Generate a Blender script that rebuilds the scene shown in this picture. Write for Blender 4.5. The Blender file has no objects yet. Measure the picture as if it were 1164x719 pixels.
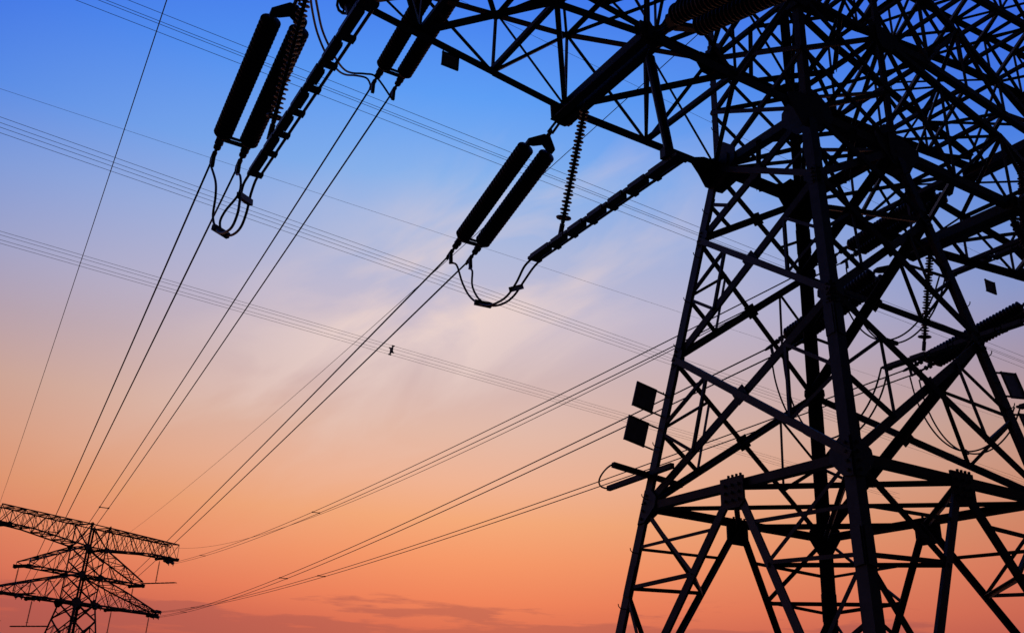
import bpy, math, random
from mathutils import Vector as V, Matrix

random.seed(7)
R = math.radians
S = bpy.context.scene
COL = S.collection

# ------------------------------------------------------------------ camera, sky, sun, exposure
K = 0.75                      # metres per drawing unit
GROUND = -7.0                 # height of the tower feet in drawing units


def W(x, y=None, z=None):
    if y is None:
        x, y, z = x
    return V((x * K, y * K, (z - GROUND) * K))


CAM_POS = (-16.842, -14.602, -4.713)
PITCH, ROLL, YAW = R(23.055), R(2.574), R(29.564)
fw = V((math.sin(YAW) * math.cos(PITCH), math.cos(YAW) * math.cos(PITCH), math.sin(PITCH)))
rt = V((math.cos(YAW), -math.sin(YAW), 0))
up = rt.cross(fw)
rt2 = rt * math.cos(ROLL) + up * math.sin(ROLL)
up2 = up * math.cos(ROLL) - rt * math.sin(ROLL)
cd = bpy.data.cameras.new('camera')
cd.sensor_width = 36.0
cd.lens = 1073.7 / 1164 * 36.0
cd.clip_start, cd.clip_end = 0.1, 20000
cam = bpy.data.objects.new('camera', cd)
m = Matrix((rt2, up2, -fw)).transposed().to_4x4()
m.translation = W(CAM_POS)
cam.matrix_world = m
COL.objects.link(cam)
S.camera = cam

SUN_AZ = 29.0                 # where the sun has just gone down, degrees from +Y towards +X
SUN_EL = 1.5


def build_sky():
    w = bpy.data.worlds.new('World')
    S.world = w
    w.use_nodes = True
    nt = w.node_tree
    nt.nodes.clear()
    N, L = nt.nodes.new, nt.links.new

    def math_(op, a, b=None, c=None):
        n = N('ShaderNodeMath'); n.operation = op
        for i, s in enumerate((a, b, c)):
            if s is None:
                continue
            if isinstance(s, (int, float)):
                n.inputs[i].default_value = s
            else:
                L(s, n.inputs[i])
        return n.outputs[0]

    def vmath(op, a, b=None):
        n = N('ShaderNodeVectorMath'); n.operation = op
        for i, s in enumerate((a, b)):
            if s is None:
                continue
            if isinstance(s, tuple):
                n.inputs[i].default_value = s
            else:
                L(s, n.inputs[i])
        return n

    def mix(f, a, b, mode='MIX'):
        n = N('ShaderNodeMix'); n.data_type = 'RGBA'; n.blend_type = mode
        if isinstance(f, (int, float)):
            n.inputs[0].default_value = f
        else:
            L(f, n.inputs[0])
        for i, s in ((6, a), (7, b)):
            if isinstance(s, tuple):
                n.inputs[i].default_value = s
            else:
                L(s, n.inputs[i])
        return n.outputs[2]

    def lin(r, g, b):
        f = lambda c: (c / 255 / 12.92) if c <= 10 else ((c / 255 + .055) / 1.055) ** 2.4
        return (f(r), f(g), f(b), 1)

    def ramp(fac, stops, interp='LINEAR'):
        n = N('ShaderNodeValToRGB'); cr = n.color_ramp; cr.interpolation = interp
        while len(cr.elements) > 1:
            cr.elements.remove(cr.elements[-1])
        cr.elements[0].position = stops[0][0]; cr.elements[0].color = stops[0][1]
        for p, c in stops[1:]:
            e = cr.elements.new(p); e.color = c
        L(fac, n.inputs[0])
        return n.outputs[0]

    g = N('ShaderNodeTexCoord').outputs['Generated']
    d = vmath('NORMALIZE', g).outputs[0]
    sep = N('ShaderNodeSeparateXYZ'); L(d, sep.inputs[0])
    el = math_('MULTIPLY', math_('ARCSINE', sep.outputs[2]), 180 / math.pi)          # degrees
    elf = math_('DIVIDE', el, 60.0)
    st = lambda e, *c: (max(0, e) / 60.0, lin(*c))
    # the dusk gradient towards the sunset, by elevation
    warm = ramp(elf, [st(0, 150, 66, 64), st(4.5, 218, 104, 83), st(6.2, 240, 128, 92), st(8.5, 248, 152, 106), st(10.8, 249, 172, 124),
                      st(13, 245, 183, 151), st(16, 233, 190, 172), st(19.5, 217, 190, 189), st(23, 207, 195, 212),
                      st(27, 180, 192, 228), st(31, 138, 184, 244), st(36, 96, 163, 253), st(42, 64, 126, 247), st(50, 50, 100, 220), st(60, 34, 74, 180)])
    side = ramp(elf, [st(0, 130, 62, 66), st(4.5, 186, 88, 79), st(6.2, 206, 103, 83), st(8.5, 216, 119, 92), st(10.8, 212, 134, 104),
                      st(13, 206, 146, 121), st(16, 196, 156, 144), st(19.5, 170, 154, 176), st(23, 142, 156, 206),
                      st(27, 112, 150, 224), st(31, 78, 134, 236), st(36, 62, 115, 236), st(42, 54, 98, 229), st(50, 44, 84, 200), st(60, 30, 64, 165)])
    # how far round from the sunset a direction lies
    sa = R(SUN_AZ - 3.0)
    flat = vmath('NORMALIZE', vmath('MULTIPLY', d, (1, 1, 0)).outputs[0]).outputs[0]
    ca = vmath('DOT_PRODUCT', flat, (math.sin(sa), math.cos(sa), 0)).outputs['Value']
    off = math_('DIVIDE', math_('ARCCOSINE', ca), R(34))
    f_side = math_('SMOOTHSTEP' if False else 'MINIMUM', math_('POWER', off, 1.7), 1.0)
    sky = mix(f_side, warm, side)

    # thin bright veil of cloud lit pink, part way up the sky
    vd = V((math.sin(R(25)) * math.cos(R(23.5)), math.cos(R(25)) * math.cos(R(23.5)), math.sin(R(23.5))))
    vr = vd.cross(V((0, 0, 1))).normalized()
    vu = vr.cross(vd)
    la, lb = vr * math.cos(R(28)) + vu * math.sin(R(28)), vu * math.cos(R(28)) - vr * math.sin(R(28))
    A_ = vmath('DOT_PRODUCT', d, tuple(la)).outputs['Value']
    B_ = vmath('DOT_PRODUCT', d, tuple(lb)).outputs['Value']
    cx = N('ShaderNodeCombineXYZ'); L(math_('MULTIPLY', A_, 5.0), cx.inputs[0]); L(math_('MULTIPLY', B_, 12.0), cx.inputs[1])
    nz = N('ShaderNodeTexNoise'); nz.inputs['Scale'].default_value = 1.0; nz.inputs['Detail'].default_value = 7; nz.inputs['Roughness'].default_value = .5
    nz.inputs['Distortion'].default_value = .5
    L(cx.outputs[0], nz.inputs['Vector'])
    veil = math_('MULTIPLY', math_('SUBTRACT', nz.outputs[0], .42), 5.2)
    # an oval patch, longer across than high
    ea, eb = math_('DIVIDE', A_, .21), math_('DIVIDE', B_, .095)
    rr = math_('ADD', math_('MULTIPLY', ea, ea), math_('MULTIPLY', eb, eb))
    front = math_('GREATER_THAN', vmath('DOT_PRODUCT', d, tuple(vd)).outputs['Value'], 0.0)
    patch = math_('MULTIPLY', math_('POWER', 2.718, math_('MULTIPLY', rr, -1.0)), front)
    cl = math_('MULTIPLY', math_('MINIMUM', math_('MAXIMUM', veil, 0.0), 1.0), patch)
    sky = mix(math_('MULTIPLY', cl, .95), sky, lin(247, 221, 212))

    # low streaks of dark cloud above the horizon
    mp2 = N('ShaderNodeMapping'); mp2.inputs['Scale'].default_value = (3.0, 3.0, 26.0); mp2.inputs['Location'].default_value = (1.9, .4, .3)
    L(d, mp2.inputs[0])
    n2 = N('ShaderNodeTexNoise'); n2.inputs['Scale'].default_value = 2.8; n2.inputs['Detail'].default_value = 7; n2.inputs['Roughness'].default_value = .55
    L(mp2.outputs[0], n2.inputs['Vector'])
    low = math_('SUBTRACT', 1.0, math_('MINIMUM', math_('MAXIMUM', math_('DIVIDE', math_('SUBTRACT', el, 4.2), 2.6), 0.0), 1.0))
    streak = math_('MULTIPLY', math_('ADD', math_('SUBTRACT', n2.outputs[0], .66), math_('MULTIPLY', low, .33)), 12.0)
    streak = math_('MULTIPLY', math_('MINIMUM', math_('MAXIMUM', streak, 0.0), 1.0), math_('MINIMUM', math_('MULTIPLY', low, 4.0), 1.0))
    sky = mix(math_('MULTIPLY', streak, .58), sky, lin(172, 86, 82))

    # the sky away from the sunset is much dimmer
    dim = N('ShaderNodeMapRange'); dim.interpolation_type = 'SMOOTHSTEP'
    L(ca, dim.inputs[0])
    dim.inputs[1].default_value, dim.inputs[2].default_value = .0, .74
    dim.inputs[3].default_value, dim.inputs[4].default_value = .013, 1.0
    high = N('ShaderNodeMapRange'); L(el, high.inputs[0])
    high.inputs[1].default_value, high.inputs[2].default_value = 44, 75
    high.inputs[3].default_value, high.inputs[4].default_value = 1.0, .25
    k = math_('MULTIPLY', dim.outputs[0], high.outputs[0])
    vs = vmath('SCALE', sky); L(k, vs.inputs['Scale'])

    ns = N('ShaderNodeTexSky'); ns.sky_type = 'NISHITA'; ns.sun_disc = False
    ns.sun_elevation = R(SUN_EL); ns.sun_rotation = R(SUN_AZ); ns.dust_density = 2.0
    b1 = N('ShaderNodeBackground'); b1.inputs[1].default_value = 1.0; L(vs.outputs[0], b1.inputs[0])
    b2 = N('ShaderNodeBackground'); b2.inputs[1].default_value = 0.05; L(ns.outputs[0], b2.inputs[0])
    mx = N('ShaderNodeMixShader'); mx.inputs[0].default_value = 0.08
    L(b1.outputs[0], mx.inputs[1]); L(b2.outputs[0], mx.inputs[2])
    out = N('ShaderNodeOutputWorld'); L(mx.outputs[0], out.inputs[0])


build_sky()
sd = bpy.data.lights.new('sun', 'SUN')
sd.energy = 0.012
sd.angle = R(0.6)
sd.color = (1.0, .55, .32)
sun = bpy.data.objects.new('sun', sd)
COL.objects.link(sun)
sun.rotation_euler = V((-math.sin(R(SUN_AZ)) * math.cos(R(SUN_EL)), -math.cos(R(SUN_AZ)) * math.cos(R(SUN_EL)), -math.sin(R(SUN_EL)))).to_track_quat('-Z', 'Y').to_euler()
S.view_settings.view_transform = 'Standard'
S.view_settings.look = 'None'
S.view_settings.exposure = 0.0
S.view_settings.gamma = 1.0
S.view_settings.use_curve_mapping = False
S.render.engine = 'CYCLES'
S.cycles.max_bounces = 4
S.cycles.use_adaptive_sampling = True


# ------------------------------------------------------------------ materials
def material(name, col, rough, metal=0.0, var=.35, scale=6.0, bump=.0):
    mt = bpy.data.materials.new(name)
    mt.use_nodes = True
    nt = mt.node_tree
    b = nt.nodes['Principled BSDF']
    tc = nt.nodes.new('ShaderNodeTexCoord')
    nz = nt.nodes.new('ShaderNodeTexNoise')
    nz.inputs['Scale'].default_value = scale
    nz.inputs['Detail'].default_value = 6
    nt.links.new(tc.outputs['Object'], nz.inputs['Vector'])
    cr = nt.nodes.new('ShaderNodeValToRGB')
    cr.color_ramp.elements[0].position, cr.color_ramp.elements[1].position = .3, .7
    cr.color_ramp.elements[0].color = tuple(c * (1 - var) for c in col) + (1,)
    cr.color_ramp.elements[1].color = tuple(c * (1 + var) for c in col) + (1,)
    nt.links.new(nz.outputs[0], cr.inputs[0])
    nt.links.new(cr.outputs[0], b.inputs['Base Color'])
    b.inputs['Roughness'].default_value = rough
    b.inputs['Metallic'].default_value = metal
    if bump:
        bp = nt.nodes.new('ShaderNodeBump')
        bp.inputs['Strength'].default_value = bump
        nt.links.new(nz.outputs[0], bp.inputs['Height'])
        nt.links.new(bp.outputs[0], b.inputs['Normal'])
    return mt


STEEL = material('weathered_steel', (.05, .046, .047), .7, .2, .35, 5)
HARDWARE = material('forged_hardware', (.05, .05, .052), .6, .4, .3, 14)
PORCELAIN = material('brown_porcelain', (.014, .011, .011), .55, 0, .2, 9)
CONDUCTOR = material('weathered_aluminium', (.05, .048, .05), .65, .4, .2, 20)
SIGN = material('sign_back_sheet', (.26, .21, .24), .6, .2, .25, 8)
CONCRETE = material('concrete', (.28, .27, .25), .9, 0, .2, 7, .2)
GROUND_M = material('rough_dry_grass', (.045, .05, .028), 1.0, 0, .5, .6, .4)


# ------------------------------------------------------------------ mesh helpers (points in local drawing units; scaled to metres on build)
class MB:
    def __init__(s):
        s.v, s.f = [], []

    def add(s, vs, fs):
        b = len(s.v)
        s.v += [tuple(v) for v in vs]
        s.f += [tuple(b + i for i in f) for f in fs]

    def prism(s, p, q, prof, u, w):
        n = len(prof)
        vs = [p + u * a + w * b for a, b in prof] + [q + u * a + w * b for a, b in prof]
        fs = [(i, (i + 1) % n, n + (i + 1) % n, n + i) for i in range(n)]
        fs += [tuple(range(n - 1, -1, -1)), tuple(range(n, 2 * n))]
        s.add(vs, fs)

    def frame(s, p, q, nrm):
        d = (q - p).normalized()
        u = nrm.cross(d)
        if u.length < 1e-4:
            u = V((1, 0, 0)).cross(d)
            if u.length < 1e-4:
                u = V((0, 1, 0)).cross(d)
        u.normalize()
        return d, u, d.cross(u).normalized()

    def angle(s, p, q, w, nrm, t=None, both=False):
        """a steel angle: one flange in the plane of the face, the other standing inwards"""
        p, q, nrm = V(p), V(q), V(nrm)
        t = t or max(.016, w * .11)
        d, u, n = s.frame(p, q, nrm)
        if n.dot(nrm) > 0:
            n = -n
        off = n * random.uniform(-.012, .012) - u * (w * .5)
        p, q = p + off, q + off
        prof = [(0, 0), (w, 0), (w, t), (t, t), (t, w), (0, w)]
        if both:
            prof = [(0, 0), (w, 0), (w, t), (w / 2 + t, t), (w / 2 + t, w * .7), (w / 2 - t, w * .7), (w / 2 - t, t), (0, t)]
        s.prism(p, q, prof, u, n)

    def legangle(s, p, q, w, f1, f2, t):
        p, q = V(p), V(q)
        d = (q - p).normalized()
        f1 = V(f1); f1 = (f1 - d * f1.dot(d)).normalized()
        f2 = V(f2); f2 = (f2 - d * f2.dot(d)).normalized()
        s.prism(p, q, [(0, 0), (w, 0), (w, t), (t, t), (t, w), (0, w)], f1, f2)

    def bar(s, p, q, w, h, nrm=(0, 0, 1)):
        p, q = V(p), V(q)
        d, u, n = s.frame(p, q, V(nrm))
        s.prism(p, q, [(-w / 2, -h / 2), (w / 2, -h / 2), (w / 2, h / 2), (-w / 2, h / 2)], u, n)

    def plate(s, pts, nrm, t):
        n = V(nrm).normalized() * (t / 2)
        k = len(pts)
        vs = [V(a) - n for a in pts] + [V(a) + n for a in pts]
        fs = [tuple(range(k - 1, -1, -1)), tuple(range(k, 2 * k))] + [(i, (i + 1) % k, k + (i + 1) % k, k + i) for i in range(k)]
        s.add(vs, fs)

    def lathe(s, p, d, prof, n=12):
        """prof: (distance along d, radius)"""
        p, d = V(p), V(d).normalized()
        u = d.cross(V((.3, .2, 1))).normalized()
        w = d.cross(u)
        vs, fs = [], []
        for a, r in prof:
            for i in range(n):
                t = 2 * math.pi * i / n
                vs.append(p + d * a + (u * math.cos(t) + w * math.sin(t)) * r)
        for j in range(len(prof) - 1):
            for i in range(n):
                fs.append((j * n + i, j * n + (i + 1) % n, (j + 1) * n + (i + 1) % n, (j + 1) * n + i))
        fs.append(tuple(range(n - 1, -1, -1)))
        fs.append(tuple((len(prof) - 1) * n + i for i in range(n)))
        s.add(vs, fs)

    def tube(s, pts, r, n=6, closed=False):
        pts = [V(a) for a in pts]
        vs, fs = [], []
        ref = None
        m = len(pts)
        for i, a in enumerate(pts):
            if closed:
                d = pts[(i + 1) % m] - pts[i - 1]
            else:
                d = pts[min(i + 1, m - 1)] - pts[max(i - 1, 0)]
            d.normalize()
            if ref is None:
                ref = d.cross(V((.13, .21, .97)))
                if ref.length < .05:
                    ref = d.cross(V((1, 0, 0)))
            ref = (ref - d * ref.dot(d)).normalized()
            w = d.cross(ref)
            for k in range(n):
                t = 2 * math.pi * k / n
                vs.append(a + (ref * math.cos(t) + w * math.sin(t)) * r)
        for j in range(m if closed else m - 1):
            b, c = j * n, ((j + 1) % m) * n
            for k in range(n):
                fs.append((b + k, b + (k + 1) % n, c + (k + 1) % n, c + k))
        if not closed:
            fs.append(tuple(range(n - 1, -1, -1)))
            fs.append(tuple((m - 1) * n + k for k in range(n)))
        s.add(vs, fs)

    def build(s, name, mat, parent=None, loc=None, smooth=False):
        me = bpy.data.meshes.new(name)
        me.from_pydata([(x * K, y * K, z * K) for x, y, z in s.v], [], s.f)
        me.materials.append(mat)
        if smooth:
            me.polygons.foreach_set('use_smooth', [True] * len(me.polygons))
        me.update()
        o = bpy.data.objects.new(name, me)
        COL.objects.link(o)
        if parent:
            o.parent = parent
        if loc is not None:
            o.location = loc
        return o


def tag(o, label=None, cat=None, group=None, kind=None):
    for k_, v_ in (('label', label), ('category', cat), ('group', group), ('kind', kind)):
        if v_:
            o[k_] = v_
    return o


def empty(name, loc, rot=None):
    o = bpy.data.objects.new(name, None)
    COL.objects.link(o)
    o.empty_display_size = .3
    o.location = loc
    if rot is not None:
        o.rotation_mode = 'QUATERNION'
        o.rotation_quaternion = rot
    return o


def copy_tree(o, parent=None):
    c = o.copy()
    COL.objects.link(c)
    if parent:
        c.parent = parent
    for ch in o.children:
        copy_tree(ch, c)
    return c


# ------------------------------------------------------------------ ground
def build_ground():
    n, ext = 90, 6000.0
    def g(i):
        t = (i / n) * 2 - 1
        return math.copysign(abs(t) ** 3, t) * ext
    def hgt(x, y):
        far = (max(0, y - 15) / 100.0)
        z = -2.42 * min(1, far) ** 2
        rr = math.hypot(x, y)
        if rr > 25:
            z += .12 * math.sin(x * .13) * math.sin(y * .11) * min(1, (rr - 25) / 30) * (1 if math.hypot(x, y - 100) > 14 else 0)
        return z
    xs = [g(i) for i in range(n + 1)]
    vs = [(x, y, hgt(x, y)) for y in xs for x in xs]
    fs = [(j * (n + 1) + i, j * (n + 1) + i + 1, (j + 1) * (n + 1) + i + 1, (j + 1) * (n + 1) + i) for j in range(n) for i in range(n)]
    me = bpy.data.meshes.new('ground')
    me.from_pydata(vs, [], fs)
    me.materials.append(GROUND_M)
    o = bpy.data.objects.new('ground', me)
    COL.objects.link(o)
    tag(o, kind='structure')


build_ground()

# ------------------------------------------------------------------ the tower
ASP = 1.029
Z0, Z1, Z2, Z3 = 0.0, 3.693, 6.946, 9.057
Z4, Z5, Z6 = 12.65, 16.3, 19.25
H3 = 1.6
SGN = {'A': (-1, 1), 'B': (-1, -1), 'C': (1, 1), 'D': (1, -1)}
FACES = (('A', 'B', (-1, 0, 0)), ('B', 'D', (0, -1, 0)), ('C', 'D', (1, 0, 0)), ('A', 'C', (0, 1, 0)))


def hw(z):
    return H3 if z >= Z3 else H3 + (Z3 - z) * (3.025 - H3) / Z3


def node(s, z):
    a, b = SGN[s]
    h = hw(z)
    return V((a * h, b * h * ASP, z - GROUND))        # local to the tower base


def build_tower(label):
    root = empty('transmission_tower', W(0, 0, GROUND))
    tag(root, label, 'pylon', 'lattice transmission towers')

    def piece(name, mb, parent=root, mat=STEEL, label=None):
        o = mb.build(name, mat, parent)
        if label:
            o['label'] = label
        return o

    def ang(name, p, q, w, n, parent=root, both=False):
        mb = MB(); mb.angle(p, q, w, n, both=both)
        return piece(name, mb, parent)

    # legs with step bolts, on concrete footings
    for s, (a, b) in SGN.items():
        mb = MB()
        mb.legangle(node(s, GROUND + .25), node(s, Z3 + .25), .255, (-a, 0, 0), (0, -b, 0), .03)
        mb.legangle(node(s, Z3 - .3) + V((-a * .05, -b * .05, 0)), node(s, Z6), .2, (-a, 0, 0), (0, -b, 0), .03)
        for z in (-1.7, 3.0, 7.9):                      # splice plates
            c = node(s, z)
            for f, g_ in (((-a, 0, 0), (0, b, 0)), ((0, -b, 0), (a, 0, 0))):
                c2 = c + V(f) * .13 + V(g_) * .02
                dn = (node(s, z + .35) - node(s, z)).normalized() * .35
                mb.bar(c2 - dn, c2 + dn, .22, .03, g_)
        leg = piece('leg', mb)
        if s in 'AD':
            z = GROUND + 2.2
            i = 0
            while z < Z5:
                c = node(s, z)
                dirv = V((a, 0, 0)) if i % 2 == 0 else V((0, b, 0))
                o_ = c + (V((0, -b * .2, 0)) if i % 2 == 0 else V((-a * .2, 0, 0)))
                sb = MB()
                sb.tube([o_, o_ + dirv * .11, o_ + dirv * .17 + V((0, 0, .015)), o_ + dirv * .21 + V((0, 0, .05)), o_ + dirv * .22 + V((0, 0, .1))], .012, 5)
                piece('step_bolt', sb, leg, HARDWARE)
                z += .62; i += 1
        fb = MB()
        c = node(s, GROUND)
        fb.lathe(c + V((0, 0, -.6)), (0, 0, 1), [(0, .62), (.78, .62), (.84, .56)], 20)
        piece('footing', fb, root, CONCRETE)

    # faces of the body
    for s1, s2, n in FACES:
        nv = V(n)
        def P(s, z):
            return node(s, z)
        levels = (Z0, Z1, Z2, Z3)
        for z in (Z0, Z3, Z4, Z5, Z6):
            ang('horizontal_member', P(s1, z), P(s2, z), .24 if z == Z3 else (.18 if z < Z4 else .12), nv)
        for i in range(3):
            za, zb = levels[i], levels[i + 1]
            A, B, C_, D_ = P(s1, za), P(s2, za), P(s1, zb), P(s2, zb)
            ang('diagonal_brace', A - nv * .03, D_ - nv * .03, .19, nv, both=(s1 in 'AB'))
            ang('diagonal_brace', B + nv * .05, C_ + nv * .05, .155, nv)
            # where the two cross
            wa, wb = (B - A).length, (D_ - C_).length
            f = wa / (wa + wb)
            X = A.lerp(D_, f)
            mbp = MB()
            t_ = (D_ - A).normalized() * .17
            u_ = nv.cross(t_).normalized() * .17
            mbp.plate([X - t_ - u_, X + t_ - u_, X + t_ + u_, X - t_ + u_], nv, .03)
            piece('gusset_plate', mbp)
            for s, L0, L1 in ((s1, A, C_), (s2, B, D_)):
                M = P(s, (za + zb) / 2)
                q1, q2 = L0.lerp(X, .52), L1.lerp(X, .5)
                ang('redundant_brace', M, q1, .08, nv)
                if i < 2:
                    ang('redundant_brace', M, q2, .075, nv)
                    ang('redundant_brace', q1, q2, .07, nv)
        # upper body
        for za, zb in ((Z3, (Z3 + Z4) / 2), ((Z3 + Z4) / 2, Z4), (Z4, (Z4 + Z5) / 2), ((Z4 + Z5) / 2, Z5), (Z5, Z6)):
            ang('diagonal_brace', P(s1, za), P(s2, zb), .11, nv)
            ang('diagonal_brace', P(s2, za) + nv * .04, P(s1, zb) + nv * .04, .11, nv)
        # the splayed lower body: knees from the middle of the horizontal down to the feet
        mid = (P(s1, Z0) + P(s2, Z0)) / 2
        for s, o_ in ((s1, s2), (s2, s1)):
            foot = P(s, GROUND + .3)
            ang('knee_brace', mid, foot, .19, nv, both=True)
            k1, k2 = mid.lerp(foot, .26), mid.lerp(foot, .55)
            ang('redundant_brace', P(s, Z0), k1, .08, nv)
            ang('redundant_brace', P(s, -1.85), k1, .08, nv)
            ang('redundant_brace', P(s, -1.85), k2, .08, nv)
            ang('redundant_brace', P(s, -3.9), k2, .08, nv)
            ang('redundant_brace', mid.lerp(foot, .13), P(s, -.95), .07, nv)
            ang('redundant_brace', k2, P(s, -2.9), .07, nv)
        ax = (P(s2, Z0) - P(s1, Z0)).normalized()
        mb = MB()
        cpt = mid + V((0, 0, -.16)) + nv * .06
        mb.plate([cpt + ax * .34 + V((0, 0, .3)), cpt - ax * .34 + V((0, 0, .3)), cpt - ax * .34 - V((0, 0, .24)), cpt - ax * .2 - V((0, 0, .34)), cpt + ax * .2 - V((0, 0, .34)), cpt + ax * .34 - V((0, 0, .24))], nv, .05)
        for k_ in range(4):
            c = cpt + ax * (-.1 + .12 * k_) + V((0, 0, .3))
            mb.bar(c, c + V((0, 0, .055)), .04, .04, n)
        for k_ in range(3):
            for j in range(3):
                c = cpt + ax * (-.2 + .2 * k_) + V((0, 0, -.18 + .16 * j)) + nv * .02
                mb.bar(c, c + nv * .05, .05, .05, (0, 0, 1))
        piece('gusset_plate', mb)
        # leg gussets
        for s, sg in ((s1, 1), (s2, -1)):
            for z, r_ in ((Z0, .52), (Z1, .34), (Z2, .34), (Z3, .82), (Z4, .55), (Z5, .4), (Z6, .3)):
                c = P(s, z)
                u_ = ax * sg
                dz = (P(s, z + .5) - P(s, z - .5)).normalized()
                mb = MB()
                o_ = nv * .025
                mb.plate([c - dz * r_ * .8 + o_, c + u_ * r_ * .45 - dz * r_ * .75 + o_, c + u_ * r_ * 1.0 - dz * r_ * .1 + o_, c + u_ * r_ * .95 + dz * r_ * .35 + o_, c + u_ * r_ * .4 + dz * r_ * .8 + o_, c + dz * r_ * .8 + o_], nv, .035)
                for k_ in range(4):
                    cc = c + u_ * r_ * .2 + dz * r_ * (-.55 + .36 * k_) + nv * .03
                    mb.bar(cc, cc + nv * .05, .05, .05, (0, 0, 1))
                piece('gusset_plate', mb)

    # horizontal diaphragms
    up_ = V((0, 0, 1))
    for z, w in ((Z0, .12), (Z3, .13), (Z4, .12), (Z5, .1)):
        mids = {f[:2]: (node(f[0], z) + node(f[1], z)) / 2 for f in FACES}
        order = [mids[('A', 'B')], mids[('B', 'D')], mids[('C', 'D')], mids[('A', 'C')]]
        for i in range(4):
            ang('plan_brace', order[i], order[(i + 1) % 4], w, up_)
        ang('plan_brace', node('A', z), node('D', z), w * .85, up_)
        ang('plan_brace', node('B', z), node('C', z), w * .85, up_)
    # braces between the knees of neighbouring faces
    for s in 'ABCD':
        fs = [f for f in FACES if s in f[:2]]
        pts = []
        for f in fs:
            mid = (node(f[0], Z0) + node(f[1], Z0)) / 2
            pts.append((mid.lerp(node(s, GROUND + .3), .26), mid.lerp(node(s, GROUND + .3), .55)))
        ang('redundant_brace', pts[0][0], pts[1][0], .09, up_)
        ang('redundant_brace', pts[0][1], pts[1][1], .09, up_)

    # cross arms
    def arm(sg, zb, ztop, stops, ytip, tipdepth, ybreak, beamx, flat=False):
        a = empty('crossarm', (0, 0, 0)); a.parent = root
        x0 = H3
        y0 = H3 * ASP
        xt = stops[-1]
        def ypos(x):
            if x <= ybreak:
                return y0
            return y0 + (ytip - y0) * (x - ybreak) / (xt - ybreak)
        def Bp(x, t):
            z = zb
            if flat:
                z = zb + (ztop - tipdepth - zb) * min(1, (x - x0) / (beamx - 3.0 - x0))
            return V((sg * x, t * ypos(x), z - GROUND))
        def Tp(x, t):
            f = 0 if flat else (x - x0) / (xt - x0)
            return V((sg * x, t * ypos(x), ztop + (zb + tipdepth - ztop) * f - GROUND))
        xs = [x0] + list(stops)
        for t in (-1, 1):
            mb = MB()
            for i in range(len(xs) - 1):
                mb.angle(Bp(xs[i], t), Bp(xs[i + 1], t), .225 if xs[i] < ybreak else .19, V((0, t, 0)))
            piece('chord', mb, a)
            mb = MB()
            for i in range(len(xs) - 1):
                mb.angle(Tp(xs[i], t), Tp(xs[i + 1], t), .16, V((0, t, 0)))
            piece('chord', mb, a)
        for i in range(len(xs) - 1):
            xa, xb = xs[i], xs[i + 1]
            e = 1 if i % 2 == 0 else -1
            n_ = V((0, 0, -1))
            ang('plan_brace', Bp(xa, e), Bp(xb, -e), .115, n_, a)
            if xa < beamx and (i + (1 if sg > 0 else 0)) % 2:
                ang('plan_brace', Bp(xa, -e) + V((0, 0, .05)), Bp(xb, e) + V((0, 0, .05)), .09, n_, a)
            ang('strut', Bp(xb, -1), Bp(xb, 1), .12, n_, a)
            if i < len(xs) - 2:
                ang('strut', Tp(xb, -1), Tp(xb, 1), .1, V((0, 0, 1)), a)
            ang('plan_brace', Tp(xa, -e), Tp(xb, e), .1, V((0, 0, 1)), a)
            for t in (-1, 1):
                nn = V((0, t, 0))
                ang('web_post', Bp(xb, t), Tp(xb, t), .085, nn, a)
                xm = (xa + xb) / 2
                if i % 2 == 0:
                    ang('web_brace', Tp(xa, t), Bp(xb, t), .09, nn, a)
                else:
                    ang('web_brace', Bp(xa, t), Tp(xb, t), .09, nn, a)
            for t in ((-1, 1) if zb != Z4 else ()):
                nn = V((0, t, 0))
                if i % 2 == 0:
                    ang('lacing_bar', Bp(xa, t) - nn * .05, Tp(xb, t) - nn * .05, .06, nn, a)
                else:
                    ang('lacing_bar', Tp(xa, t) - nn * .05, Bp(xb, t) - nn * .05, .06, nn, a)
            ang('tie_bar', Tp(xa, e) - V((0, 0, .05)), Tp(xb, -e) - V((0, 0, .05)), .065, n_, a)
        # wide gusset plates where the bottom and top chords meet the legs
        for t in (-1, 1):
            for P_, k_ in ((Bp, 1.0),):
                if flat and P_ is Tp:
                    continue
                c = P_(x0, t) + V((0, t * .07, 0))
                o_ = [(-.42, -.3), (-.2, -.62), (.28, -.62), (.5, -.3), (.72, -.06), (.72, .14), (.3, .3), (-.42, .34)]
                if zb > Z3:
                    o_ = [(x_ * .75, z_ * .75) for x_, z_ in o_]
                mb = MB()
                mb.plate([c + V((sg * x_ * k_, 0, z_ * k_)) for x_, z_ in o_], (0, 1, 0), .035)
                piece('gusset_plate', mb, a)
                mb = MB()
                mb.plate([c + V((sg * .06, -t * (y_ * .9 + .1), z_)) for y_, z_ in ((-.1, -.5 * k_), (.3 * k_, -.45 * k_), (.6 * k_, -.1), (.6 * k_, .2), (-.1, .3))], (1, 0, 0), .035)
                piece('gusset_plate', mb, a)
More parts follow.
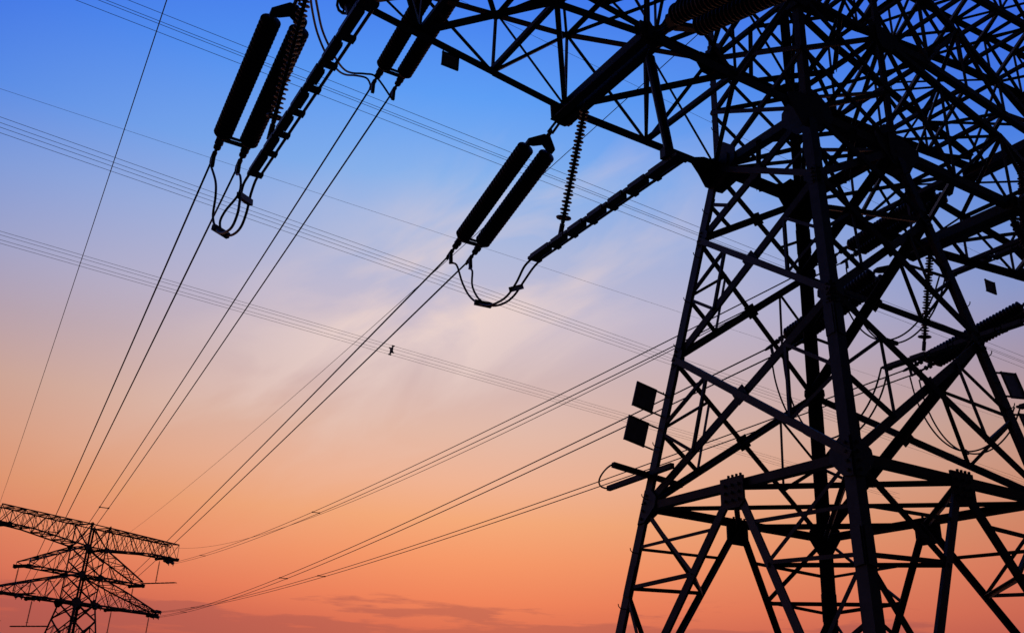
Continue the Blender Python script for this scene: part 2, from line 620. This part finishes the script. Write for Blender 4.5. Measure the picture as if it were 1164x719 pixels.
        # the heavy double beams that carry the insulator strings
        for bx in ([beamx] if beamx < xt else []) + [xt]:
            mb = MB()
            for k_ in (-.16, .16):
                p, q = Bp(bx, -1), Bp(bx, 1)
                o_ = V((k_, 0, -.1))
                ex = V((0, .22, 0))
                mb.bar(p + o_ - ex, q + o_ + ex, .05, .34, (1, 0, 0) if False else (0, 0, 1))
                mb.bar(p + o_ - ex + V((0, 0, -.16)), q + o_ + ex + V((0, 0, -.16)), .22, .04, (0, 0, 1))
            for t in (-1, 1):
                c = Bp(bx, t) + V((0, t * .12, -.16))
                mb.plate([c + V((-.34, 0, .3)), c + V((.34, 0, .3)), c + V((.3, 0, -.1)), c + V((.1, 0, -.22)), c + V((-.1, 0, -.22)), c + V((-.3, 0, -.1))], (0, 1, 0), .06)
            piece('insulator_beam', mb, a)
        return a

    for sg in (-1, 1):
        arm(sg, Z3, Z4, (3.9, 6.4, 8.6, 10.6, 12.1, 13.3), .78, .35, 6.4, 6.4)
        arm(sg, Z4, Z5, (3.5, 5.4, 7.4, 9.4), 1.2, .45, 3.5, 9.4)
        arm(sg, Z5, Z6, (3.2, 4.9, 6.6, 8.3, 10.0, 11.7, 13.4, 15.0), 1.15, 2.1, 1.7, 13.4, True)
    return root


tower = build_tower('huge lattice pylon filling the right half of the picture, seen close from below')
# the next tower of the line
BG_AZ, BG_D = R(6.468), 185.0
BGX = CAM_POS[0] + BG_D * math.sin(BG_AZ)
BGY = CAM_POS[1] + BG_D * math.cos(BG_AZ)
BGZ = -1.2
BGS = 1.29
BEAM = R(90 - 57)
bg = copy_tree(tower)
bg.location = W(BGX, BGY, BGZ + GROUND * BGS)
bg.scale = (BGS,) * 3
bg.rotation_euler = (0, 0, BEAM)
bg['label'] = 'small distant lattice pylon at the lower left end of the wires'


def BG(x, y, z):
    """a point of the far tower in drawing units"""
    c, s = math.cos(BEAM), math.sin(BEAM)
    x, y, z = x * BGS, y * BGS, z * BGS
    return V((BGX + c * x - s * y, BGY + s * x + c * y, BGZ + z))


# ------------------------------------------------------------------ insulator strings
STRING = 5.6
COLX = .31


def build_string():
    """dead-end string pulling along local +Y from its attachment"""
    root = empty('insulator_string', (0, 0, 0))
    mb = MB()
    mb.tube([(-.05, 0, 0), (-.06, .42, 0), (.06, .42, 0), (.05, 0, 0)], .035, 6, True)
    mb.tube([(0, .36, -.05), (0, .36, .05), (0, .7, .05), (0, .7, -.05)], .03, 6, True)
    mb.build('shackle', HARDWARE, root)
    mb = MB()
    mb.plate([(-.09, .55, 0), (.09, .55, 0), (COLX + .08, .84, 0), (COLX + .08, 1.0, 0), (COLX - .12, .96, 0), (0, .84, 0), (-COLX + .12, .96, 0), (-COLX - .08, 1.0, 0), (-COLX - .08, .84, 0)], (0, 0, 1), .09)
    mb.build('yoke_plate', HARDWARE, root)
    y0, y1 = 1.02, 4.82
    for sx in (-1, 1):
        x = sx * COLX
        prof = [(0, .05), (.05, .06), (.06, .1)]
        n = 30
        pitch = (y1 - y0 - .2) / n
        for i in range(n):
            a = .1 + i * pitch
            prof += [(a, .19), (a + pitch * .12, .222), (a + pitch * .42, .226), (a + pitch * .55, .205), (a + pitch * .8, .19)]
        prof += [(y1 - y0 - .08, .15), (y1 - y0 - .02, .06), (y1 - y0 + .06, .045)]
        mb = MB(); mb.lathe((x, y0, 0), (0, 1, 0), prof, 18)
        mb.build('insulator_stack', PORCELAIN, root)
        mb = MB()
        mb.lathe((x, y1, 0), (0, 1, 0), [(0, .045), (.1, .05), (.12, .1), (.2, .105), (.22, .05), (.27, .05), (.29, .09), (.36, .09), (.38, .04), (.5, .04), (.52, .06), (.78, .055), (.9, .036)], 10)
        mb.bar((x, y1 + .62, .01), (x, y1 + .66, -.34), .07, .09, (1, 0, 0))
        mb.build('dead_end_clamp', HARDWARE, root)
    mb = MB()
    mb.bar((-COLX - .1, y1 + .03, 0), (COLX + .1, y1 + .03, 0), .1, .05)
    mb.bar((-COLX - .1, y1 - .1, 0), (COLX + .1, y1 - .1, 0), .05, .05)
    mb.build('spacer_bar', HARDWARE, root)
    return root


string_proto = build_string()
_first = [True]


def place_string(P0, P1, label, group, sc=1.0):
    """a string from its attachment P0 towards P1 (drawing units); returns its two dead ends"""
    if _first[0]:
        o = string_proto; _first[0] = False
    else:
        o = copy_tree(string_proto)
    d = (V(P1) - V(P0)).normalized()
    x = d.cross(V((0, 0, 1))).normalized()
    z = x.cross(d)
    o.rotation_euler = Matrix((x, d, z)).transposed().to_euler()
    o.location = W(*P0)
    tag(o, label, 'insulator', group)
    o.scale = (sc, sc, sc)
    e = V(P0) + d * STRING * sc
    return [e - x * COLX * sc, e + x * COLX * sc, x, d]


def build_support():
    """slim ribbed insulator hanging straight down, unit length"""
    root = empty('suspension_insulator', (0, 0, 0))
    mb = MB()
    L = 2.9
    mb.tube([(0, -.04, 0), (0, -.05, -.22), (0, .05, -.22), (0, .04, 0)], .025, 6, True)
    mb.build('shackle', HARDWARE, root)
    prof = [(0, .03), (.05, .05)]
    n = 29
    pitch = (L - .55) / n
    for i in range(n):
        a = .2 + i * pitch
        r_ = .125 if i % 2 == 0 else .1
        prof += [(a, .04), (a + pitch * .3, .045), (a + pitch * .42, r_), (a + pitch * .55, r_), (a + pitch * .75, .045)]
    prof += [(L - .3, .05), (L - .22, .03)]
    mb = MB(); mb.lathe((0, 0, 0), (0, 0, -1), prof, 14)
    mb.build('insulator_stack', PORCELAIN, root)
    mb = MB()
    mb.tube([(.15 * math.cos(t * math.pi / 6), .18 * math.sin(t * math.pi / 6), -L + .38) for t in range(12)], .025, 6, True)
    mb.bar((0, 0, -L + .25), (0, 0, -L - .02), .06, .1)
    mb.bar((0, -.15, -L + .38), (0, .15, -L + .38), .03, .03)
    mb.build('grading_ring', HARDWARE, root)
    return root, L


support_proto, SUPL = build_support()
_firsts = [True]


def place_support(P0, P1, label, group):
    if _firsts[0]:
        o = support_proto; _firsts[0] = False
    else:
        o = copy_tree(support_proto)
    P0, P1 = V(P0), V(P1)
    d = P1 - P0
    o.location = W(*P0)
    o.rotation_euler = V((0, 0, -1)).rotation_difference(d.normalized()).to_euler()
    k_ = 1.0 if d.length < 3.8 else BGS
    o.scale = (k_, k_, d.length / SUPL)
    return tag(o, label, 'insulator', group)


def build_jumper():
    """rigid jumper along local Y, 6 units long: two tubes, spacers and counterweights"""
    root = empty('rigid_jumper', (0, 0, 0))
    for x, r_ in ((-.05, .05), (.17, .032)):
        mb = MB(); mb.tube([(x, -2.75, 0), (x, 2.75, 0)], r_, 10); mb.build('tube', CONDUCTOR, root)
    for y in (-2.7, -1.85, -1.1, -.38, .38, 1.15, 1.85, 2.7):
        mb = MB(); mb.bar((-.12, y, 0), (.22, y, 0), .13, .07)
        mb.build('spacer_clamp', HARDWARE, root)
    for i, (y, l_) in enumerate(((-2.25, .36), (-1.47, .27), (-.74, .24), (0, .27), (.77, .28), (1.5, .25), (2.27, .38))):
        mb = MB(); mb.bar((-.05, y - l_, 0), (-.05, y + l_, 0), .15, .12)
        mb.bar((-.03, y - l_ * .8, -.015), (-.03, y + l_ * .7, -.015), .2, .085)
        mb.build('counterweight', HARDWARE, root)
    return root


jumper_proto = build_jumper()
_firstj = [True]


def place_jumper(c, label, group, rz=0.0, sy=1.0):
    if _firstj[0]:
        o = jumper_proto; _firstj[0] = False
    else:
        o = copy_tree(jumper_proto)
    o.location = W(*c)
    o.rotation_euler = (0, 0, rz)
    o.scale = (sy, sy, sy)
    return tag(o, label, 'jumper', group)


def bez(p0, p1, p2, p3, n=22):
    p0, p1, p2, p3 = map(V, (p0, p1, p2, p3))
    out = []
    for i in range(n + 1):
        t = i / n
        out.append(p0 * (1 - t) ** 3 + p1 * 3 * t * (1 - t) ** 2 + p2 * 3 * t * t * (1 - t) + p3 * t ** 3)
    return out


def wire(name, a, b, r, sag, label, cat, group=None, n=48):
    a, b = V(a), V(b)
    base = (a + b) / 2
    pts = []
    for i in range(n + 1):
        t = i / n
        pts.append(a.lerp(b, t) + V((0, 0, -4 * sag * t * (1 - t))) - base)
    mb = MB(); mb.tube(pts, r, 5)
    o = mb.build(name, CONDUCTOR, None, W(*base), True)
    return tag(o, label, cat, group)


G_STR, G_WIRE = 'tension insulator strings on the pylons', 'conductors strung between the two pylons'
# attachment, dead end, far attachment (on the far tower), names
PHASES = [
    ('outer', (-13.3, .95, 8.98), (-13.25, 6.34, 7.54), BG(-9.8, -1.2, 9.0), 'the largest pair of ribbed insulators at the upper left', 'hung from the outer end of the left arm'),
    ('upper', (-9.4, 1.4, 12.55), (-9.26, 6.92, 11.72), BG(-6.4, .0, 9.0), 'cut off by the top edge', 'reaching down past the small plate on the left arm'),
    ('inner', (-6.4, 1.9, 8.88), (-6.29, 7.1, 7.36), BG(1.8, -1.65, 9.0), 'in front of the open sky', 'hung halfway along the left arm'),
    ('rupper', (9.4, 1.4, 12.55), (9.3, 6.91, 11.65), BG(13.4, -.8, 16.9), 'behind the tower', 'highest of those seen through the tower'),
    ('rinner', (6.4, 1.9, 8.88), (6.02, 7.1, 7.4), BG(13.3, .0, 9.0), 'behind the thick front leg', 'lower end hidden by the thick front leg of the pylon'),
    ('router', (12.6, .95, 8.98), (11.9, 6.5, 7.55), BG(13.3, .0, 9.0), 'at the right edge', 'reaching in from the right edge of the picture'),
]
SHORT = {
    'outer': 'the outermost left arm insulators', 'upper': 'the insulators beside the small plate', 'inner': 'the insulators halfway along the left arm',
    'rupper': 'the highest insulators behind the pylon legs', 'rinner': 'the insulators behind the thick front leg', 'router': 'the insulators at the right edge'}
ENDS = {}
for key, P0, E, far, _, where in PHASES:
    e = place_string(P0, E, 'dark double insulator string ' + where, G_STR)
    ENDS[key] = e
    fd = (V(E) - far).normalized()
    fe = place_string(far + V((0, 0, -.15)) + (V((0, 0, .9)) if key == 'router' else V()), V(E) + V((0, 0, -26 if key == 'rupper' else -14)),
                      'small distant insulator string holding the wires from ' + SHORT[key], 'insulator strings on the distant pylon', BGS)
    sag = {'outer': 1.1, 'upper': .9, 'inner': .5, 'rupper': 1.6, 'rinner': 1.6, 'router': 1.6}[key]
    for j in (0, 1):
        wire('conductor', e[j], fe[1 - j], .027, sag, (('left', 'right') if key in ('outer', 'upper', 'inner') else ('upper', 'lower'))[j] + ' wire of the pair running from ' + SHORT[key], 'wire', G_WIRE)
    # bundle spacers
    for t in (.42, .8):
        pa = [V(e[j]).lerp(fe[1 - j], t) + V((0, 0, -4 * sag * t * (1 - t))) for j in (0, 1)]
        c = (pa[0] + pa[1]) / 2
        mb = MB()
        mb.bar(pa[0] - c, pa[1] - c, .06, .06)
        for q in pa:
            mb.bar(q - c - V((0, .12, 0)), q - c + V((0, .12, 0)), .1, .1)
        o = mb.build('bundle_spacer', HARDWARE, None, W(*c))
        tag(o, 'small spacer ' + ('midway' if t < .5 else 'far out') + ' on the wire pair from ' + SHORT[key], 'spacer', 'bundle spacers on the wire pairs')

# strings pulling the other way, over the viewer
e = place_string((-6.4, -1.9, 8.88), (-6.5, -7.0, 7.1), 'dark double insulator string at the top edge, aimed over the viewer', G_STR)
for j in (0, 1):
    wire('conductor', e[j], V(e[j]) + V((-6, -130, -1)), .032, 2.0, ('left' if j == 0 else 'right') + ' wire of the pair passing over the viewer from the top edge', 'wire', 'conductors passing over the viewer')

# rigid jumpers, the slim insulators they hang from, and the cable loops
G_J, G_S, G_L = 'rigid jumpers under the crossarms', 'slim insulators holding the rigid jumpers', 'jumper cable loops'
place_jumper((-6.4, .2, 5.5), 'dark rigid jumper under the middle of the left arm, level with the tower leg', G_J)
jumper_1 = place_jumper((-13.24, -.12, 5.5), 'large dark rigid jumper beside the largest insulators at top left', G_J)
jumper_1.scale = (.92, 1.13, .92)
place_jumper((6.4, .45, 5.6), 'rigid jumper behind the right leg, under the ribbed hanging insulator', G_J)
place_jumper((13.3, .6, 5.75), 'rigid jumper at the far right, fed by the long drooping loop', G_J)
place_support((-6.4, .72, 8.75), (-6.4, 1.72, 5.6), 'slim ribbed insulator hanging from the left arm in open sky', G_S)
hg = tag(empty('jumper_hanger', W(-6.4, -1.65, 8.6)), 'smooth dark hanger from the left arm to the tower end of the jumper', 'hanger')
mb = MB(); mb.lathe((0, 0, -.1), (0, -.62, -2.98), [(0, .06), (.1, .11), (2.75, .1), (2.8, .05), (3.0, .04)], 12); mb.build('rod', PORCELAIN, hg)
mb = MB(); mb.tube([(0, 0, .05), (.05, 0, -.15), (-.05, 0, -.15)], .03, 6, True); mb.build('shackle', HARDWARE, hg)
mb = MB()
mb.bar((-.2, -.6, -2.95), (.2, -.6, -2.95), .16, .22); mb.build('clamp', HARDWARE, hg)
place_support((-13.3, .35, 8.8), (-13.3, 1.7, 5.65), 'slim ribbed insulator half hidden behind the largest insulators', G_S)
place_support((-13.3, -.6, 8.8), (-13.3, -2.6, 5.65), 'slim insulator cut by the top edge at the upper end of the large jumper', G_S)
place_support((6.4, 1.1, 8.75), (6.4, 1.78, 5.75), 'slim ribbed insulator hanging between the right legs', G_S)
place_support((6.4, -1.5, 8.7), (6.4, -2.3, 5.75), 'slim ribbed insulator slanting down at the right edge, lower of two', G_S)
place_support((9.4, -.5, 12.5), (9.4, -.05, 9.4), 'slim ribbed insulator near the right edge, upper of two', G_S)
place_jumper((9.4, -.2, 9.35), 'rigid jumper high behind the right arm lattice', G_J)


def smooth(pts, k=5):
    pts = [V(q) for q in pts]
    out = []
    for i in range(len(pts) - 1):
        p0, p1, p2, p3 = pts[max(i - 1, 0)], pts[i], pts[i + 1], pts[min(i + 2, len(pts) - 1)]
        for j in range(k):
            t = j / k
            out.append(.5 * (2 * p1 + (p2 - p0) * t + (2 * p0 - 5 * p1 + 4 * p2 - p3) * t * t + (3 * p1 - p0 - 3 * p2 + p3) * t ** 3))
    return out + [pts[-1]]


def loop(key, cables, label, spacers=(), r=.029):
    """two cables from the dead ends of a string, through a hanging loop"""
    e = ENDS[key]
    org = V(e[0]).lerp(e[1], .5)
    root = tag(empty('jumper_loop', W(*org)), label, 'cable', G_L)
    paths = []
    for j in (0, 1):
        a = V(e[j]) - V(e[3]) * .12 + V((0, 0, -.3))
        pts = smooth([a] + list(cables[j]))
        paths.append(pts)
        mb = MB(); mb.tube([q - org for q in pts], r, 7)
        mb.build('cable', CONDUCTOR, root, None, True)
    for t in spacers:
        i = int(t * (len(paths[0]) - 1))
        p = paths[0][i]
        q = min(paths[1], key=lambda c_: (c_ - p).length)
        p, q = p - org, q - org
        d_ = (q - p).normalized() * .08
        mb = MB()
        mb.bar(p - d_, q + d_, .1, .13)
        mb.build('spacer', HARDWARE, root)
    return paths


def hang(a, b, zlow, x0, x1):
    """a plain drooping loop between two points"""
    a, b = V(a), V(b)
    return bez(a, (x0, a.y - .3, 2 * zlow - (a.z + b.z) / 2 - .2), (x1, b.y + .9, 2 * zlow - (a.z + b.z) / 2 + .3), b, 14)[1:]


loop('inner', [
    [(-6.55, 6.8, 6.85), (-6.5, 6.44, 6.16), (-6.5, 5.9, 5.54), (-6.5, 5.22, 5.09), (-6.5, 4.65, 4.89), (-6.5, 3.98, 4.85), (-6.5, 3.5, 5.05), (-6.5, 3.15, 5.34), (-6.42, 2.95, 5.5)],
    [(-6.1, 6.7, 6.75), (-6.2, 6.44, 6.16), (-6.2, 5.97, 5.59), (-6.2, 5.3, 5.17), (-6.2, 4.64, 4.99), (-6.2, 4.12, 5.01), (-6.2, 3.63, 5.24), (-6.2, 3.25, 5.42), (-6.2, 2.95, 5.5)]],
    'drooping twin cable loop between the middle left insulators and their jumper', (.4, .75))
loop('outer', [
    [(-13.5, 5.66, 6.59), (-13.5, 5.29, 6.01), (-13.45, 5.39, 5.5), (-13.4, 4.61, 4.8), (-13.4, 3.43, 4.37), (-13.4, 2.98, 4.51), (-13.35, 3.24, 5.0), (-13.3, 3.4, 5.46), (-13.29, 2.95, 5.52)],
    [(-13.0, 5.49, 6.82), (-13.05, 4.99, 6.1), (-13.2, 5.45, 5.79), (-13.25, 5.56, 5.52), (-13.2, 5.3, 5.17), (-13.1, 4.78, 4.9), (-13.1, 3.97, 4.72), (-13.1, 3.61, 4.92), (-13.1, 3.49, 5.32), (-13.09, 3.25, 5.58), (-13.08, 2.95, 5.51)]],
    'twin cable loop with a narrow waist below the largest insulators', (.42, .8))
for key, x, y1, z1, low, label in (('rinner', 6.4, 3.2, 5.6, 4.6, 'cable loop hanging behind the thick front leg of the pylon'),
                                   ('router', 13.3, 3.4, 5.75, 5.1, 'long thin cable loop drooping between the right legs'),
                                   ('rupper', 9.4, 2.85, 9.35, 8.6, 'cable loop behind the tower below the highest insulators')):
    e = ENDS[key]
    loop(key, [hang(V(e[j]) + V((0, -.1, -.3)), (x + (-.14, .15)[j], y1, z1), low, e[j].x + (x - e[j].x) * .2, x + (-.2, .2)[j]) for j in (0, 1)], label, (.5,))
loop('upper', [[(-9.6, 7.26, 12.16), (-10.0, 7.11, 12.02), (-10.4, 6.81, 11.69), (-10.8, 6.26, 11.32), (-11.4, 5.32, 10.9), (-12.0, 4.3, 10.65), (-12.5, 3.14, 10.28), (-12.9, 2.03, 9.87)],
    [(-9.6, 6.51, 11.75), (-10.0, 6.34, 11.59), (-10.4, 6.26, 11.4), (-10.8, 5.79, 11.07), (-11.4, 4.77, 10.59), (-12.0, 3.83, 10.38), (-12.5, 2.68, 10.0), (-12.9, 1.66, 9.64)]], 'twin cables sweeping up from the insulators beside the small plate', ())

# ------------------------------------------------------------------ earth wires
G_E = 'thin earth wires between the two pylons'
wire('earth_wire', (-15.0, 0, 19.4), BG(-14.6, 0, 19.3), .022, 1.5, 'single thin wire falling steeply down the left side of the sky', 'wire', G_E)
wire('earth_wire', (2.6, 0, 19.3), BG(6.0, 0, 19.3), .018, 1.0, 'single thin wire close above the middle left wire pair', 'wire', G_E)
wire('earth_wire', (9.3, 6.8, 11.45), BG(15.0, 0, 18.9), .02, 3.2, 'faint single wire reaching the right tip of the distant pylon', 'wire', G_E)

# ------------------------------------------------------------------ a second line crossing behind
G_X = 'wires of the line crossing behind the pylon'
QA = .47
NAMES = {(1, -1): 'topmost', (1, 1): 'second', (-1, -1): 'third', (-1, 1): 'lowest'}
for nm, a, b in (('highest', (-16.7, 45.4, 40), (96.0, 50.8, 40)), ('middle', (-21.6, 66.8, 40), (89.1, 80.5, 40)), ('lowest', (-20.1, 90.5, 40), (67.2, 101.0, 40))):
    a, b = V(a), V(b)
    d = b - a
    a2, b2 = a - d * .35, b + d * .9
    for (sz, sy), word in NAMES.items():
        wire('crossing_wire', a2 + V((0, sy * QA, sz * QA)), b2 + V((0, sy * QA, sz * QA)), .02, 0.0, word + ' wire of the ' + nm + ' four-wire bundle crossing the sky', 'wire', G_X, 30)
wire('crossing_wire', (-52, 59.8, 40), (160, 68.5, 40), .013, 0, 'faint single wire between the highest and middle bundles', 'wire', G_X, 30)
wire('crossing_wire', (-25, 30, 40), (90, 36.7, 40), .013, 0, 'faint single wire crossing behind the upper left arm', 'wire', G_X, 30)
# quad spacer on the lowest bundle
mb = MB()
for k_ in range(4):
    p = [(0, -QA, -QA), (0, QA, -QA), (0, QA, QA), (0, -QA, QA)]
    mb.bar(V(p[k_]) * .5, V(p[k_]), .16, .2)
    mb.bar(V(p[k_]) * .5, V(p[(k_ + 1) % 4]) * .5, .2, .2)
    mb.bar(V(p[k_]) - V((.2, 0, 0)), V(p[k_]) + V((.2, 0, 0)), .14, .14)
QT = .548
qp = V((-20.1, 90.5, 40)).lerp(V((67.2, 101.0, 40)), QT)
tag(mb.build('bundle_spacer', HARDWARE, None, W(*qp)), 'dark spacer clamped on the lowest four-wire bundle in mid sky', 'spacer')

# ------------------------------------------------------------------ signs and the bracket on the tower
def sign(c, ux, w, h, post, label, cat='sign', z=(0, 0, 1)):
    """square plate on two stubs: c centre, ux direction away from the leg (drawing units)"""
    c, ux = V(c), V(ux).normalized()
    root = tag(empty('sign_plate', W(*c)), label, cat, 'plates fixed to the pylon')
    z = V(z).normalized()
    ux = (ux - z * ux.dot(z)).normalized()
    n = ux.cross(z).normalized()
    mb = MB()
    mb.plate([-ux * w / 2 - z * h / 2, ux * w / 2 - z * h / 2, ux * w / 2 + z * h / 2, -ux * w / 2 + z * h / 2], n, .02)
    mb.build('panel', SIGN, root)
    mb = MB()
    for s_ in (-1, 1):
        mb.bar(-ux * (w / 2 + post) + z * s_ * h * .44, ux * w / 2 + z * s_ * h * .44, .03, .045, n)
    for s_ in (-1, 1):
        mb.bar(ux * s_ * w * .47 - z * h / 2 + n * .02, ux * s_ * w * .47 + z * h / 2 + n * .02, .03, .02, n)
    mb.build('rail', HARDWARE, root)
    return root


def legpt(s, z):
    p = node(s, z)
    return V((p.x, p.y, z))


SX = V((-1, 0, 0))
LA, LD = legpt('A', 3) - legpt('A', 0), legpt('D', 3) - legpt('D', 0)
sign(legpt('A', 2.58) + SX * .62, SX, .62, .62, .28, 'upper of two square plates on the left leg of the near pylon', z=LA)
sign(legpt('A', 1.74) + SX * .64, SX, .62, .62, .28, 'lower of two square plates on the left leg of the near pylon', z=LA)
sign(legpt('D', 2.75) + V((.55, 0, 0)), (1, 0, 0), .62, .66, .2, 'upper of two plates on the right leg by the picture edge', z=LD)
sign(legpt('D', 1.75) + V((.55, 0, 0)), (1, 0, 0), .62, .66, .2, 'lower of two plates on the right leg by the picture edge', z=LD)
sign((-9.72, 1.3, 8.84), (1, 0, 0), .42, .38, .0, 'small plate hanging under the left arm beside the insulators')
sign((9.9, 1.55, 8.66), (1, 0, 0), .5, .44, .0, 'small plate hanging under the right arm chord')


def bracket():
    c = legpt('A', .72)
    root = tag(empty('cable_bracket', W(*c)), 'V-shaped bracket of two bars with a bent rod, low on the left leg', 'bracket')
    a1, a2 = V((-1.1, -.06, .12)), V((.95, -.06, -.06))
    b1, b2 = V((-.1, 1.5, -.02)), V((-.1, -1.0, .08))
    for p, q in ((a1, a2), (b1, b2)):
        mb = MB(); mb.bar(p, q, .11, .12); mb.build('bar', STEEL, root)
    mb = MB(); mb.tube(bez(a1, a1 + V((-.12, .05, .0)), b1 + V((-.42, .3, .02)), b1, 14), .022, 6)
    mb.build('rod', HARDWARE, root, None, True)


bracket()

# rigid jumpers and hanging insulators of the far tower
for x, z, word in ((-13.3, 9.06, 'outer left'), (-6.4, 9.06, 'inner left'), (6.4, 9.06, 'inner right'), (13.3, 9.06, 'outer right'), (9.4, 12.65, 'upper right'), (-9.4, 12.65, 'upper left'), (13.4, 17.0, 'highest right')):
    p = BG(x, .1, z - 3.5)
    place_jumper(p, 'tiny rigid jumper under the ' + word + ' end of a distant pylon arm', 'rigid jumpers of the distant pylon', BEAM, BGS * 1.25)
    place_support(BG(x, .6, z - .3), BG(x, .6, z - 3.45), 'tiny hanging insulator under the ' + word + ' end of a distant pylon arm', 'hanging insulators of the distant pylon')
